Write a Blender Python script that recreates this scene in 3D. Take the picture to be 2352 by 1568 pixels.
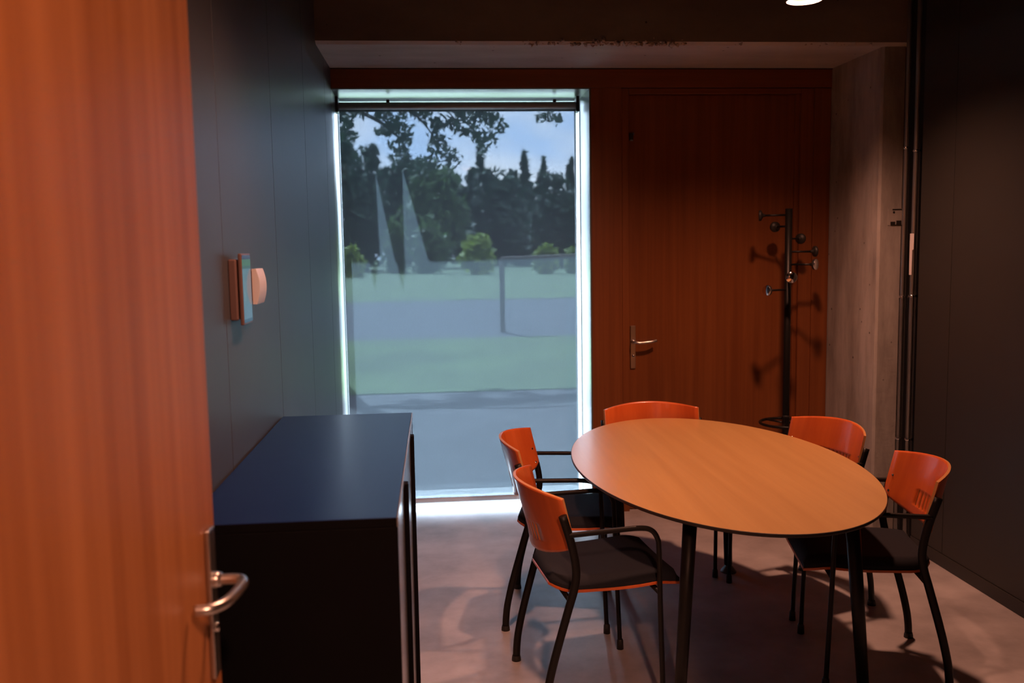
import bpy, bmesh, math, random
from mathutils import Vector, Matrix
random.seed(7)
for o in list(bpy.data.objects): bpy.data.objects.remove(o)
scene = bpy.context.scene
C = scene.collection

# ------------------------------------------------------------------ camera
F_PX, CAM_H = 2048.4, 1.65
YAW, PITCH, ROLL = 0.0842297, 0.1015733, -0.0165213
def cam_rows():
    cy, sy, cp, sp, cr, sr = math.cos(YAW), math.sin(YAW), math.cos(PITCH), math.sin(PITCH), math.cos(ROLL), math.sin(ROLL)
    B = Matrix(((1, 0, 0), (0, 0, -1), (0, 1, 0)))
    Ry = Matrix(((cy, 0, -sy), (0, 1, 0), (sy, 0, cy)))
    Rx = Matrix(((1, 0, 0), (0, cp, -sp), (0, sp, cp)))
    Rz = Matrix(((cr, -sr, 0), (sr, cr, 0), (0, 0, 1)))
    return Rz @ Rx @ Ry @ B
MR = cam_rows()
cam_d = bpy.data.cameras.new('camera')
cam = bpy.data.objects.new('camera', cam_d); C.objects.link(cam)
cam_d.sensor_width = 36.0; cam_d.lens = F_PX / 2352 * 36.0
cam_d.clip_start = 0.05; cam_d.clip_end = 500
cam_d.dof.use_dof = True; cam_d.dof.focus_distance = 3.7; cam_d.dof.aperture_fstop = 2.7
rx, dn, fw = MR[0], MR[1], MR[2]
cam.matrix_world = Matrix(((rx[0], -dn[0], -fw[0], 0), (rx[1], -dn[1], -fw[1], 0), (rx[2], -dn[2], -fw[2], CAM_H), (0, 0, 0, 1)))
scene.camera = cam

# ------------------------------------------------------------------ sky, sun, exposure
SUN_DIR = Vector((-0.22, 0.70, 0.85)).normalized()          # towards the sun
world = bpy.data.worlds.new('sky'); scene.world = world; world.use_nodes = True
wn, wl = world.node_tree.nodes, world.node_tree.links
wn.clear()
wo = wn.new('ShaderNodeOutputWorld'); wb = wn.new('ShaderNodeBackground')
wt = wn.new('ShaderNodeTexCoord'); wno = wn.new('ShaderNodeTexNoise'); wr = wn.new('ShaderNodeValToRGB')
wm = wn.new('ShaderNodeMapping'); wm.inputs['Scale'].default_value = (1, 1, 2.2)
wno.inputs['Scale'].default_value = 5.0; wno.inputs['Detail'].default_value = 5
wr.color_ramp.elements[0].position = 0.42; wr.color_ramp.elements[0].color = (0.50, 0.68, 1.0, 1)
wr.color_ramp.elements[1].position = 0.62; wr.color_ramp.elements[1].color = (0.84, 0.90, 1.04, 1)
wl.new(wt.outputs['Generated'], wm.inputs['Vector']); wl.new(wm.outputs['Vector'], wno.inputs['Vector'])
wl.new(wno.outputs['Fac'], wr.inputs['Fac']); wl.new(wr.outputs['Color'], wb.inputs['Color'])
wb.inputs['Strength'].default_value = 19.5
wl.new(wb.outputs['Background'], wo.inputs['Surface'])
sd = bpy.data.lights.new('sun', 'SUN'); sd.energy = 80; sd.color = (0.74, 0.92, 1.10); sd.angle = math.radians(0.53)
sun = bpy.data.objects.new('sun', sd); C.objects.link(sun); sun.location = (-10, 30, 35)
sun.rotation_euler = SUN_DIR.to_track_quat('Z', 'Y').to_euler()
vs = scene.view_settings
scene.display_settings.display_device = 'sRGB'
vs.view_transform = 'Standard'; vs.look = 'None'; vs.exposure = 0.0; vs.gamma = 1.0; vs.use_curve_mapping = False
scene.cycles.use_denoising = True
scene.cycles.max_bounces = 10; scene.cycles.transparent_max_bounces = 16
scene.cycles.sample_clamp_indirect = 6.0
scene.cycles.caustics_reflective = False
LAMP_COL = (1.0, 0.42, 0.26)
LAMP_POWER = 145.0
CORRIDOR_POWER = 230.0

# ------------------------------------------------------------------ geometry helpers
def mesh_obj(name, bm, mat, parent=None, smooth=False, loc=None):
    me = bpy.data.meshes.new(name); bm.normal_update(); bm.to_mesh(me); bm.free()
    if mat is not None:
        for m in (mat if isinstance(mat, (list, tuple)) else [mat]): me.materials.append(m)
    if smooth:
        for p in me.polygons: p.use_smooth = True
    o = bpy.data.objects.new(name, me); C.objects.link(o)
    if parent is not None: o.parent = parent
    if loc is not None: o.location = loc
    return o
def empty(name, loc=(0, 0, 0), rz=0.0):
    o = bpy.data.objects.new(name, None); C.objects.link(o)
    o.location = loc; o.rotation_euler = (0, 0, rz); o.empty_display_size = 0.1
    return o
def tag(o, label, cat, group=None, kind=None):
    o['label'] = label; o['category'] = cat
    if group: o['group'] = group
    if kind: o['kind'] = kind
    return o
def struct(o, label=None):
    o['kind'] = 'structure'
    if label: o['label'] = label
    return o
def add_box(bm, x0, x1, y0, y1, z0, z1, bevel=0.0, mat=0, seg=2):
    vs_ = [bm.verts.new((x, y, z)) for z in (z0, z1) for y in (y0, y1) for x in (x0, x1)]
    fs = []
    for idx in ((0, 2, 3, 1), (4, 5, 7, 6), (0, 1, 5, 4), (2, 6, 7, 3), (0, 4, 6, 2), (1, 3, 7, 5)):
        f = bm.faces.new([vs_[i] for i in idx]); f.material_index = mat; fs.append(f)
    if bevel > 0:
        es = {e for f in fs for e in f.edges}
        r = bmesh.ops.bevel(bm, geom=list(es), offset=bevel, segments=seg, affect='EDGES', profile=0.5)
        for f in r['faces']: f.material_index = mat
def box(name, x0, x1, y0, y1, z0, z1, mat, parent=None, bevel=0.0, seg=2):
    bm = bmesh.new(); add_box(bm, x0, x1, y0, y1, z0, z1, bevel, 0, seg)
    return mesh_obj(name, bm, mat, parent)
def crom(pts, n=8):
    pts = [Vector(p) for p in pts]; out = []
    P = [pts[0] * 2 - pts[1]] + pts + [pts[-1] * 2 - pts[-2]]
    for i in range(1, len(P) - 2):
        for k in range(n):
            t = k / n; a, b, c, d = P[i - 1], P[i], P[i + 1], P[i + 2]
            out.append(0.5 * ((2 * b) + (c - a) * t + (2 * a - 5 * b + 4 * c - d) * t * t + (-a + 3 * b - 3 * c + d) * t ** 3))
    out.append(pts[-1]); return out
def add_tube(bm, pts, r, seg=12, ry=None, caps=True, mat=0, side=None):
    """r: radius or list; ry: second radius for oval section; side: fixed direction of the r axis"""
    pts = [Vector(p) for p in pts]; n = len(pts); rings = []
    rad = r if isinstance(r, (list, tuple)) else [r] * n
    prev = None
    for i, p in enumerate(pts):
        t = (pts[min(i + 1, n - 1)] - pts[max(i - 1, 0)]).normalized()
        if side is not None: a = Vector(side) - t * t.dot(Vector(side))
        elif prev is None: a = t.orthogonal()
        else: a = prev - t * t.dot(prev)
        a.normalize(); prev = a; b = t.cross(a)
        k = (ry / rad[0]) if (ry and rad[0]) else 1.0
        rings.append([bm.verts.new(p + a * (rad[i] * math.cos(2 * math.pi * j / seg)) + b * (rad[i] * k * math.sin(2 * math.pi * j / seg))) for j in range(seg)])
    for i in range(n - 1):
        for j in range(seg):
            f = bm.faces.new((rings[i][j], rings[i][(j + 1) % seg], rings[i + 1][(j + 1) % seg], rings[i + 1][j])); f.smooth = True; f.material_index = mat
    if caps:
        f = bm.faces.new(list(reversed(rings[0]))); f.material_index = mat
        f = bm.faces.new(rings[-1]); f.material_index = mat
def tube(name, pts, r, mat, parent=None, seg=12, ry=None, side=None):
    bm = bmesh.new(); add_tube(bm, pts, r, seg, ry, True, 0, side)
    bmesh.ops.recalc_face_normals(bm, faces=bm.faces[:])
    return mesh_obj(name, bm, mat, parent)
def add_lathe(bm, prof, axis_o, axis_d, seg=24, mat=0):
    """prof: list of (radius, height) along axis"""
    d = Vector(axis_d).normalized(); a = d.orthogonal().normalized(); b = d.cross(a); o = Vector(axis_o); rings = []
    for r, h in prof:
        if r < 1e-6: rings.append([bm.verts.new(o + d * h)])
        else: rings.append([bm.verts.new(o + d * h + a * (r * math.cos(2 * math.pi * j / seg)) + b * (r * math.sin(2 * math.pi * j / seg))) for j in range(seg)])
    for i in range(len(rings) - 1):
        A, Bq = rings[i], rings[i + 1]
        for j in range(seg):
            q = [A[j % len(A)], A[(j + 1) % len(A)], Bq[(j + 1) % len(Bq)], Bq[j % len(Bq)]]
            u = []
            for v in q:
                if v not in u: u.append(v)
            if len(u) >= 3:
                f = bm.faces.new(u); f.smooth = True; f.material_index = mat
def lathe(name, prof, o, d, mat, parent=None, seg=24):
    bm = bmesh.new(); add_lathe(bm, prof, o, d, seg)
    bmesh.ops.recalc_face_normals(bm, faces=bm.faces[:])
    return mesh_obj(name, bm, mat, parent)
def ray(x, y):
    v = Vector(((x - 1176) / F_PX, (y - 784) / F_PX, 1)); return MR.transposed() @ v
def at_y(x, y, Y):
    d = ray(x, y); return Vector((0, 0, CAM_H)) + d * (Y / d.y)
def copy_tree(o, parent=None):
    c = o.copy(); C.objects.link(c); c.parent = parent
    for ch in o.children: copy_tree(ch, c)
    return c

# ------------------------------------------------------------------ materials
def new_mat(name):
    m = bpy.data.materials.new(name); m.use_nodes = True
    nt = m.node_tree; return m, nt.nodes, nt.links, nt.nodes['Principled BSDF']
def simple(name, col, rough=0.5, metal=0.0, spec=0.5, noise=0.0, nscale=30.0, bump=0.0, bscale=200.0):
    m, n, l, b = new_mat(name)
    b.inputs['Base Color'].default_value = (*col, 1); b.inputs['Roughness'].default_value = rough
    b.inputs['Metallic'].default_value = metal; b.inputs['Specular IOR Level'].default_value = spec
    tc = n.new('ShaderNodeTexCoord')
    if noise > 0:
        t = n.new('ShaderNodeTexNoise'); t.inputs['Scale'].default_value = nscale; t.inputs['Detail'].default_value = 4
        r = n.new('ShaderNodeMapRange'); r.inputs['To Min'].default_value = 1 - noise; r.inputs['To Max'].default_value = 1 + noise
        mx = n.new('ShaderNodeMix'); mx.data_type = 'RGBA'; mx.blend_type = 'MULTIPLY'; mx.inputs['Factor'].default_value = 1
        mx.inputs['A'].default_value = (*col, 1)
        l.new(tc.outputs['Object'], t.inputs['Vector']); l.new(t.outputs['Fac'], r.inputs['Value'])
        l.new(r.outputs['Result'], mx.inputs['B']); l.new(mx.outputs['Result'], b.inputs['Base Color'])
    if bump > 0:
        t2 = n.new('ShaderNodeTexNoise'); t2.inputs['Scale'].default_value = bscale; t2.inputs['Detail'].default_value = 3
        bp = n.new('ShaderNodeBump'); bp.inputs['Strength'].default_value = bump; bp.inputs['Distance'].default_value = 0.002
        l.new(tc.outputs['Object'], t2.inputs['Vector']); l.new(t2.outputs['Fac'], bp.inputs['Height']); l.new(bp.outputs['Normal'], b.inputs['Normal'])
    return m
def wood(name, c0, c1, stretch, scale=1.0, rough=0.4, spec=0.5, contrast=(0.35, 0.65), coat=0.0):
    """streaky veneer; stretch = mapping scale (small along the grain)"""
    m, n, l, b = new_mat(name)
    tc = n.new('ShaderNodeTexCoord'); mp = n.new('ShaderNodeMapping'); mp.inputs['Scale'].default_value = [s * scale for s in stretch]
    t = n.new('ShaderNodeTexNoise'); t.inputs['Scale'].default_value = 1.0; t.inputs['Detail'].default_value = 7; t.inputs['Roughness'].default_value = 0.62
    t.inputs['Distortion'].default_value = 0.3
    r = n.new('ShaderNodeValToRGB')
    r.color_ramp.elements[0].position = contrast[0]; r.color_ramp.elements[0].color = (*c0, 1)
    r.color_ramp.elements[1].position = contrast[1]; r.color_ramp.elements[1].color = (*c1, 1)
    l.new(tc.outputs['Object'], mp.inputs['Vector']); l.new(mp.outputs['Vector'], t.inputs['Vector'])
    l.new(t.outputs['Fac'], r.inputs['Fac']); l.new(r.outputs['Color'], b.inputs['Base Color'])
    b.inputs['Roughness'].default_value = rough; b.inputs['Specular IOR Level'].default_value = spec
    b.inputs['Coat Weight'].default_value = coat
    return m
def concrete(name, c0, c1, rough=0.8, scale=3.0, stretch=(1, 1, 1), pits=True, bump=0.25, spec=0.3):
    m, n, l, b = new_mat(name)
    tc = n.new('ShaderNodeTexCoord'); mp = n.new('ShaderNodeMapping'); mp.inputs['Scale'].default_value = stretch
    t = n.new('ShaderNodeTexNoise'); t.inputs['Scale'].default_value = scale; t.inputs['Detail'].default_value = 9; t.inputs['Roughness'].default_value = 0.6
    r = n.new('ShaderNodeValToRGB')
    r.color_ramp.elements[0].position = 0.34; r.color_ramp.elements[0].color = (*c0, 1)
    r.color_ramp.elements[1].position = 0.68; r.color_ramp.elements[1].color = (*c1, 1)
    l.new(tc.outputs['Object'], mp.inputs['Vector']); l.new(mp.outputs['Vector'], t.inputs['Vector']); l.new(t.outputs['Fac'], r.inputs['Fac'])
    col = r.outputs['Color']
    bp = n.new('ShaderNodeBump'); bp.inputs['Strength'].default_value = bump; bp.inputs['Distance'].default_value = 0.004
    t2 = n.new('ShaderNodeTexNoise'); t2.inputs['Scale'].default_value = 45; t2.inputs['Detail'].default_value = 6
    l.new(tc.outputs['Object'], t2.inputs['Vector'])
    h = t2.outputs['Fac']
    if pits:
        v = n.new('ShaderNodeTexVoronoi'); v.inputs['Scale'].default_value = 9.0; v.inputs['Randomness'].default_value = 1.0
        l.new(tc.outputs['Object'], v.inputs['Vector'])
        mr = n.new('ShaderNodeMapRange'); mr.inputs['From Min'].default_value = 0.045; mr.inputs['From Max'].default_value = 0.075
        mr.inputs['To Min'].default_value = 0.25; mr.inputs['To Max'].default_value = 1.0
        l.new(v.outputs['Distance'], mr.inputs['Value'])
        mx = n.new('ShaderNodeMix'); mx.data_type = 'RGBA'; mx.blend_type = 'MULTIPLY'; mx.inputs['Factor'].default_value = 1
        l.new(col, mx.inputs['A']); l.new(mr.outputs['Result'], mx.inputs['B']); col = mx.outputs['Result']
    l.new(h, bp.inputs['Height']); l.new(bp.outputs['Normal'], b.inputs['Normal'])
    l.new(col, b.inputs['Base Color']); b.inputs['Roughness'].default_value = rough; b.inputs['Specular IOR Level'].default_value = spec
    return m

M = {}
M['floor'] = concrete('polished concrete floor', (0.34, 0.33, 0.34), (0.54, 0.53, 0.54), rough=0.42, scale=3.2, pits=False, bump=0.06, spec=0.45)
M['concrete'] = concrete('board marked concrete', (0.25, 0.235, 0.215), (0.50, 0.48, 0.45), rough=0.85, scale=4.5, stretch=(1.6, 1.6, 0.35), bump=0.45)
M['beam_shade'] = concrete('smooth beam face with shade', (0.20, 0.185, 0.165), (0.30, 0.28, 0.25), rough=0.8, scale=2.5, stretch=(0.4, 1, 1))  # smoother front, with shade darkening put into its colour
M['beam'] = concrete('beam concrete with window light', (0.40, 0.385, 0.36), (0.58, 0.56, 0.53), rough=0.85, scale=3.0, stretch=(0.35, 1, 1))  # soffit lightened, window light put into its colour
M['rubble'] = concrete('broken concrete', (0.26, 0.22, 0.19), (0.55, 0.48, 0.42), rough=0.95, scale=40, pits=False, bump=0.9)
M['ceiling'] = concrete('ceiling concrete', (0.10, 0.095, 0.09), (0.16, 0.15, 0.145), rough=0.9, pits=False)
M['panel_l'] = simple('blue grey wall panel', (0.066, 0.073, 0.083), 0.38, spec=0.35, noise=0.06, nscale=6)
M['panel_r'] = simple('dark grey wall panel', (0.034, 0.033, 0.030), 0.45, spec=0.35, noise=0.06, nscale=6)
M['dark'] = simple('dark recess', (0.012, 0.011, 0.010), 0.8)
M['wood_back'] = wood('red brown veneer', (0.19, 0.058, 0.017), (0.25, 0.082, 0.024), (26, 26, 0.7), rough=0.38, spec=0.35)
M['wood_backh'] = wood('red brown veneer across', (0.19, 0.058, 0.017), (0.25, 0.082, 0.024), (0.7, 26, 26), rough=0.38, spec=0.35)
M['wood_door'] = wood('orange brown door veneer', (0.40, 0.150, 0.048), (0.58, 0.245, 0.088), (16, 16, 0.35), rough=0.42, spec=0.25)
M['wood_table'] = wood('beech table laminate', (0.50, 0.29, 0.105), (0.60, 0.37, 0.14), (14, 0.6, 14), rough=0.30, spec=0.6, contrast=(0.3, 0.7))
M['ply_back'] = wood('red stained plywood', (0.54, 0.098, 0.020), (0.74, 0.165, 0.036), (4, 12, 0.9), rough=0.30, spec=0.5, contrast=(0.3, 0.7), coat=0.3)
M['ply_edge'] = simple('plywood edge', (0.62, 0.30, 0.11), 0.4)
M['black_metal'] = simple('black coated steel', (0.008, 0.0075, 0.007), 0.42, spec=0.3)
M['black_plastic'] = simple('black plastic', (0.018, 0.017, 0.016), 0.5)
M['grey_plastic'] = simple('dark grey plastic glide', (0.07, 0.075, 0.075), 0.5)
M['fabric'] = simple('black seat fabric', (0.018, 0.021, 0.029), 0.9, spec=0.25, noise=0.25, nscale=260, bump=0.35, bscale=700)
M['table_edge'] = simple('black laminate edge', (0.018, 0.016, 0.015), 0.5)
M['cabinet'] = simple('black steel with blue window sheen', (0.002, 0.012, 0.080), 0.30, spec=0.22)  # blue window sheen put into the base colour
M['cabinet_side'] = simple('black steel kept in shade', (0.004, 0.004, 0.005), 0.6, spec=0.08)  # same steel, darker and duller to hold the side in shade
M['cab_door'] = simple('grey cabinet shutter', (0.20, 0.20, 0.205), 0.16, spec=0.6)
M['steel'] = simple('brushed stainless steel', (0.62, 0.60, 0.57), 0.30, metal=1.0)
M['chrome'] = simple('polished chrome', (0.80, 0.79, 0.77), 0.08, metal=1.0)
M['alu'] = simple('satin aluminium', (0.55, 0.55, 0.56), 0.38, metal=0.7)
M['white_alu'] = simple('light lacquered aluminium', (0.66, 0.68, 0.68), 0.30, spec=0.5)
M['white_paint'] = simple('white outside paint', (0.86, 0.86, 0.85), 0.6)
M['lining'] = simple('grey lacquered lining', (0.13, 0.145, 0.14), 0.28, spec=0.5)
M['roller'] = simple('rolled up grey screen', (0.42, 0.41, 0.40), 0.7)
M['pipe'] = simple('galvanised conduit', (0.34, 0.34, 0.33), 0.40, metal=0.8)
M['paper'] = simple('white paper label', (0.72, 0.69, 0.70), 0.8)
M['white_plastic'] = simple('white plastic', (0.72, 0.69, 0.68), 0.4)
M['screen_body'] = simple('dark tablet body', (0.16, 0.10, 0.09), 0.35)
M['fence'] = simple('weathered timber', (0.10, 0.09, 0.08), 0.85, noise=0.2)
M['bark'] = simple('tree bark', (0.06, 0.05, 0.04), 0.9, noise=0.3, nscale=8)
M['facade'] = simple('grey facade render', (0.30, 0.30, 0.30), 0.9, noise=0.08)
M['paving'] = concrete('terrace paving', (0.045, 0.045, 0.048), (0.075, 0.075, 0.078), scale=1.5, pits=False)
M['gravel'] = concrete('pale bounce gravel', (0.38, 0.37, 0.35), (0.62, 0.61, 0.58), scale=30, pits=False, bump=0.8)
M['road'] = concrete('asphalt path', (0.032, 0.036, 0.043), (0.05, 0.055, 0.064), scale=0.8, pits=False)

def leaf_mat(name, c0, c1):
    m, n, l, b = new_mat(name)
    tc = n.new('ShaderNodeTexCoord'); t = n.new('ShaderNodeTexNoise'); t.inputs['Scale'].default_value = 0.9; t.inputs['Detail'].default_value = 4
    r = n.new('ShaderNodeValToRGB'); r.color_ramp.elements[0].position = 0.35; r.color_ramp.elements[1].position = 0.65
    r.color_ramp.elements[0].color = (*c0, 1); r.color_ramp.elements[1].color = (*c1, 1)
    tl = n.new('ShaderNodeBsdfTranslucent'); mx = n.new('ShaderNodeMixShader'); mx.inputs[0].default_value = 0.3
    l.new(tc.outputs['Object'], t.inputs['Vector']); l.new(t.outputs['Fac'], r.inputs['Fac'])
    l.new(r.outputs['Color'], b.inputs['Base Color']); l.new(r.outputs['Color'], tl.inputs['Color'])
    b.inputs['Roughness'].default_value = 0.6
    l.new(b.outputs[0], mx.inputs[1]); l.new(tl.outputs[0], mx.inputs[2]); l.new(mx.outputs[0], n['Material Output'].inputs['Surface'])
    return m
M['leaf_dark'] = leaf_mat('dark green leaves', (0.015, 0.036, 0.024), (0.035, 0.078, 0.040))
M['leaf_mid'] = leaf_mat('mid green leaves', (0.035, 0.075, 0.022), (0.085, 0.16, 0.040))
M['leaf_lime'] = leaf_mat('yellow green leaves', (0.13, 0.20, 0.03), (0.28, 0.36, 0.05))
def grass_mat():
    m, n, l, b = new_mat('lawn grass')
    tc = n.new('ShaderNodeTexCoord'); t = n.new('ShaderNodeTexNoise'); t.inputs['Scale'].default_value = 0.6; t.inputs['Detail'].default_value = 8
    r = n.new('ShaderNodeValToRGB'); r.color_ramp.elements[0].position = 0.35; r.color_ramp.elements[1].position = 0.7
    r.color_ramp.elements[0].color = (0.035, 0.066, 0.016, 1); r.color_ramp.elements[1].color = (0.065, 0.115, 0.028, 1)
    l.new(tc.outputs['Object'], t.inputs['Vector']); l.new(t.outputs['Fac'], r.inputs['Fac']); l.new(r.outputs['Color'], b.inputs['Base Color'])
    b.inputs['Roughness'].default_value = 0.9
    return m
M['grass'] = grass_mat()
def blind_mat(see=0.047, trans=0.0074):
    m, n, l, b = new_mat('grey screen fabric')
    tc = n.new('ShaderNodeTexCoord'); mp = n.new('ShaderNodeMapping'); mp.inputs['Scale'].default_value = (130, 1, 420)
    t = n.new('ShaderNodeTexNoise'); t.inputs['Scale'].default_value = 1.0; t.inputs['Detail'].default_value = 3
    mr = n.new('ShaderNodeMapRange'); mr.inputs['From Min'].default_value = 0.3; mr.inputs['From Max'].default_value = 0.7
    mr.inputs['To Min'].default_value = 0.62; mr.inputs['To Max'].default_value = 1.38
    l.new(tc.outputs['Object'], mp.inputs['Vector']); l.new(mp.outputs['Vector'], t.inputs['Vector']); l.new(t.outputs['Fac'], mr.inputs['Value'])
    tp = n.new('ShaderNodeBsdfTransparent'); tl = n.new('ShaderNodeBsdfTranslucent'); df = n.new('ShaderNodeBsdfDiffuse')
    ge = n.new('ShaderNodeNewGeometry'); dt = n.new('ShaderNodeVectorMath'); dt.operation = 'DOT_PRODUCT'
    ab = n.new('ShaderNodeMath'); ab.operation = 'ABSOLUTE'; op = n.new('ShaderNodeMapRange'); op.interpolation_type = 'SMOOTHSTEP'
    op.inputs['From Min'].default_value = 0.62; op.inputs['From Max'].default_value = 0.93      # a woven screen closes up at a slant
    l.new(ge.outputs['Incoming'], dt.inputs[0]); l.new(ge.outputs['Normal'], dt.inputs[1]); l.new(dt.outputs['Value'], ab.inputs[0]); l.new(ab.outputs[0], op.inputs['Value'])
    def scaled(col):
        mx = n.new('ShaderNodeMix'); mx.data_type = 'RGBA'; mx.blend_type = 'MULTIPLY'; mx.inputs['Factor'].default_value = 1
        mx.inputs['A'].default_value = (*col, 1); l.new(mr.outputs['Result'], mx.inputs['B']); return mx.outputs['Result']
    tp.inputs['Color'].default_value = (see, see, see, 1)
    l.new(scaled((trans * 0.82, trans * 1.05, trans * 1.25)), tl.inputs['Color'])
    m2 = n.new('ShaderNodeMix'); m2.data_type = 'RGBA'; m2.blend_type = 'MULTIPLY'; m2.inputs['Factor'].default_value = 1
    l.new(scaled((see * 0.92, see, see * 1.10)), m2.inputs['A']); l.new(op.outputs['Result'], m2.inputs['B']); l.new(m2.outputs['Result'], tp.inputs['Color'])
    df.inputs['Color'].default_value = (0.05, 0.05, 0.05, 1)
    a1 = n.new('ShaderNodeAddShader'); a2 = n.new('ShaderNodeAddShader')
    l.new(tp.outputs[0], a1.inputs[0]); l.new(tl.outputs[0], a1.inputs[1]); l.new(a1.outputs[0], a2.inputs[0]); l.new(df.outputs[0], a2.inputs[1])
    l.new(a2.outputs[0], n['Material Output'].inputs['Surface'])
    return m
M['blind'] = blind_mat()
def glass_mat():
    m, n, l, b = new_mat('window glass')
    tp = n.new('ShaderNodeBsdfTransparent'); gl = n.new('ShaderNodeBsdfGlossy'); gl.inputs['Roughness'].default_value = 0.0
    mx = n.new('ShaderNodeMixShader')
    tp.inputs['Color'].default_value = (0.93, 0.96, 0.95, 1)
    mx.inputs[0].default_value = 0.07
    l.new(tp.outputs[0], mx.inputs[1]); l.new(gl.outputs[0], mx.inputs[2])
    l.new(mx.outputs[0], n['Material Output'].inputs['Surface'])
    return m
M['glass'] = glass_mat()
def emit_mat(name, col, s):
    m, n, l, b = new_mat(name)
    b.inputs['Base Color'].default_value = (*col, 1); b.inputs['Emission Color'].default_value = (*col, 1); b.inputs['Emission Strength'].default_value = s
    return m
M['bulb'] = emit_mat('lit lamp glass', (1.0, 0.72, 0.55), 1.6)
M['reflector'] = simple('white lamp reflector', (0.85, 0.80, 0.78), 0.35)
def screen_mat():
    m, n, l, b = new_mat('tablet screen')
    tc = n.new('ShaderNodeTexCoord'); sp = n.new('ShaderNodeSeparateXYZ'); l.new(tc.outputs['Generated'], sp.inputs[0])
    r = n.new('ShaderNodeValToRGB'); r.color_ramp.interpolation = 'CONSTANT'
    e = r.color_ramp.elements; e[0].position = 0.0; e[0].color = (0.03, 0.10, 0.14, 1); e[1].position = 0.05; e[1].color = (0.12, 0.24, 0.30, 1)
    for p, c in ((0.80, (0.05, 0.14, 0.12, 1)), (0.84, (0.07, 0.20, 0.11, 1)), (0.94, (0.03, 0.04, 0.07, 1))):
        q = e.new(p); q.color = c
    l.new(sp.outputs['Z'], r.inputs['Fac']); l.new(r.outputs['Color'], b.inputs['Emission Color']); b.inputs['Emission Strength'].default_value = 0.55  # teal window reflection put in as emission
    b.inputs['Base Color'].default_value = (0.02, 0.02, 0.02, 1); b.inputs['Roughness'].default_value = 0.12
    return m
M['screen'] = screen_mat()

# ------------------------------------------------------------------ room shell
XL, XR, YB, ZC = -0.582, 2.55, 5.408, 3.35
YBEAM, ZSOF, XCOL, YCOL = 4.75, 2.72, 2.452, 4.79
YWIN = 5.75
struct(box('floor', -2.4, 4.2, -2.2, 5.72, -0.12, 0.0, M['floor']), 'grey polished concrete floor')
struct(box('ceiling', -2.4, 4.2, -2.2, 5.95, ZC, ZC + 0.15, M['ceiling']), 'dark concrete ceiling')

wl_ = struct(box('wall_left', XL - 0.20, XL - 0.031, 0.62, 5.83, 0, ZC, M['dark']), 'wall clad in tall blue-grey panels')
js = [0.74, 1.70, 2.531, 3.372, 4.243, 5.080, YB + 0.003]
for a, b in zip(js, js[1:]):
    box('panel', XL - 0.030, XL, a + 0.0016, b - 0.0016, 0.012, ZC - 0.002, M['panel_l'], wl_, 0.0012, 1)
wr_ = struct(box('wall_right', XR + 0.045, XR + 0.25, 0.62, 5.95, 0, ZC, M['dark']), 'wall clad in tall dark grey panels')
js = [0.74, 1.66, 2.53, 3.39, 4.235, 4.535]
for a, b in zip(js, js[1:]):
    box('panel', XR, XR + 0.045, a + 0.0016, b - 0.0016, 0.07, ZC - 0.002, M['panel_r'], wr_, 0.0012, 1)
struct(box('baseboard_right', XR - 0.004, XR + 0.045, 0.74, 4.533, 0.0, 0.068, M['panel_r'], None, 0.0015, 1), 'low dark baseboard')
# wall with the doorway the camera looks through
wf = struct(box('wall_front', 0.60, XR + 0.2, 0.60, 0.74, 0, ZC, M['panel_r']), 'dark wall around the entrance doorway')
box('wall_piece', XL - 0.2, -0.47, 0.60, 0.74, 0, ZC, M['panel_r'], wf)
box('lintel', -0.47, 0.60, 0.60, 0.74, 2.66, ZC, M['panel_r'], wf)
# corridor behind the camera
wc = struct(box('wall_corridor', -2.4, 4.2, -2.2, -2.1, 0, ZC, M['panel_r']), 'dark corridor wall')
box('wall_piece', -2.4, -2.3, -2.2, 0.74, 0, ZC, M['panel_r'], wc)
box('wall_piece', 4.1, 4.2, -2.2, 0.74, 0, ZC, M['panel_r'], wc)
box('wall_piece', -2.4, XL - 0.2, 0.60, 0.74, 0, ZC, M['panel_r'], wc)
box('wall_piece', XR + 0.2, 4.2, 0.60, 0.74, 0, ZC, M['panel_r'], wc)

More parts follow.
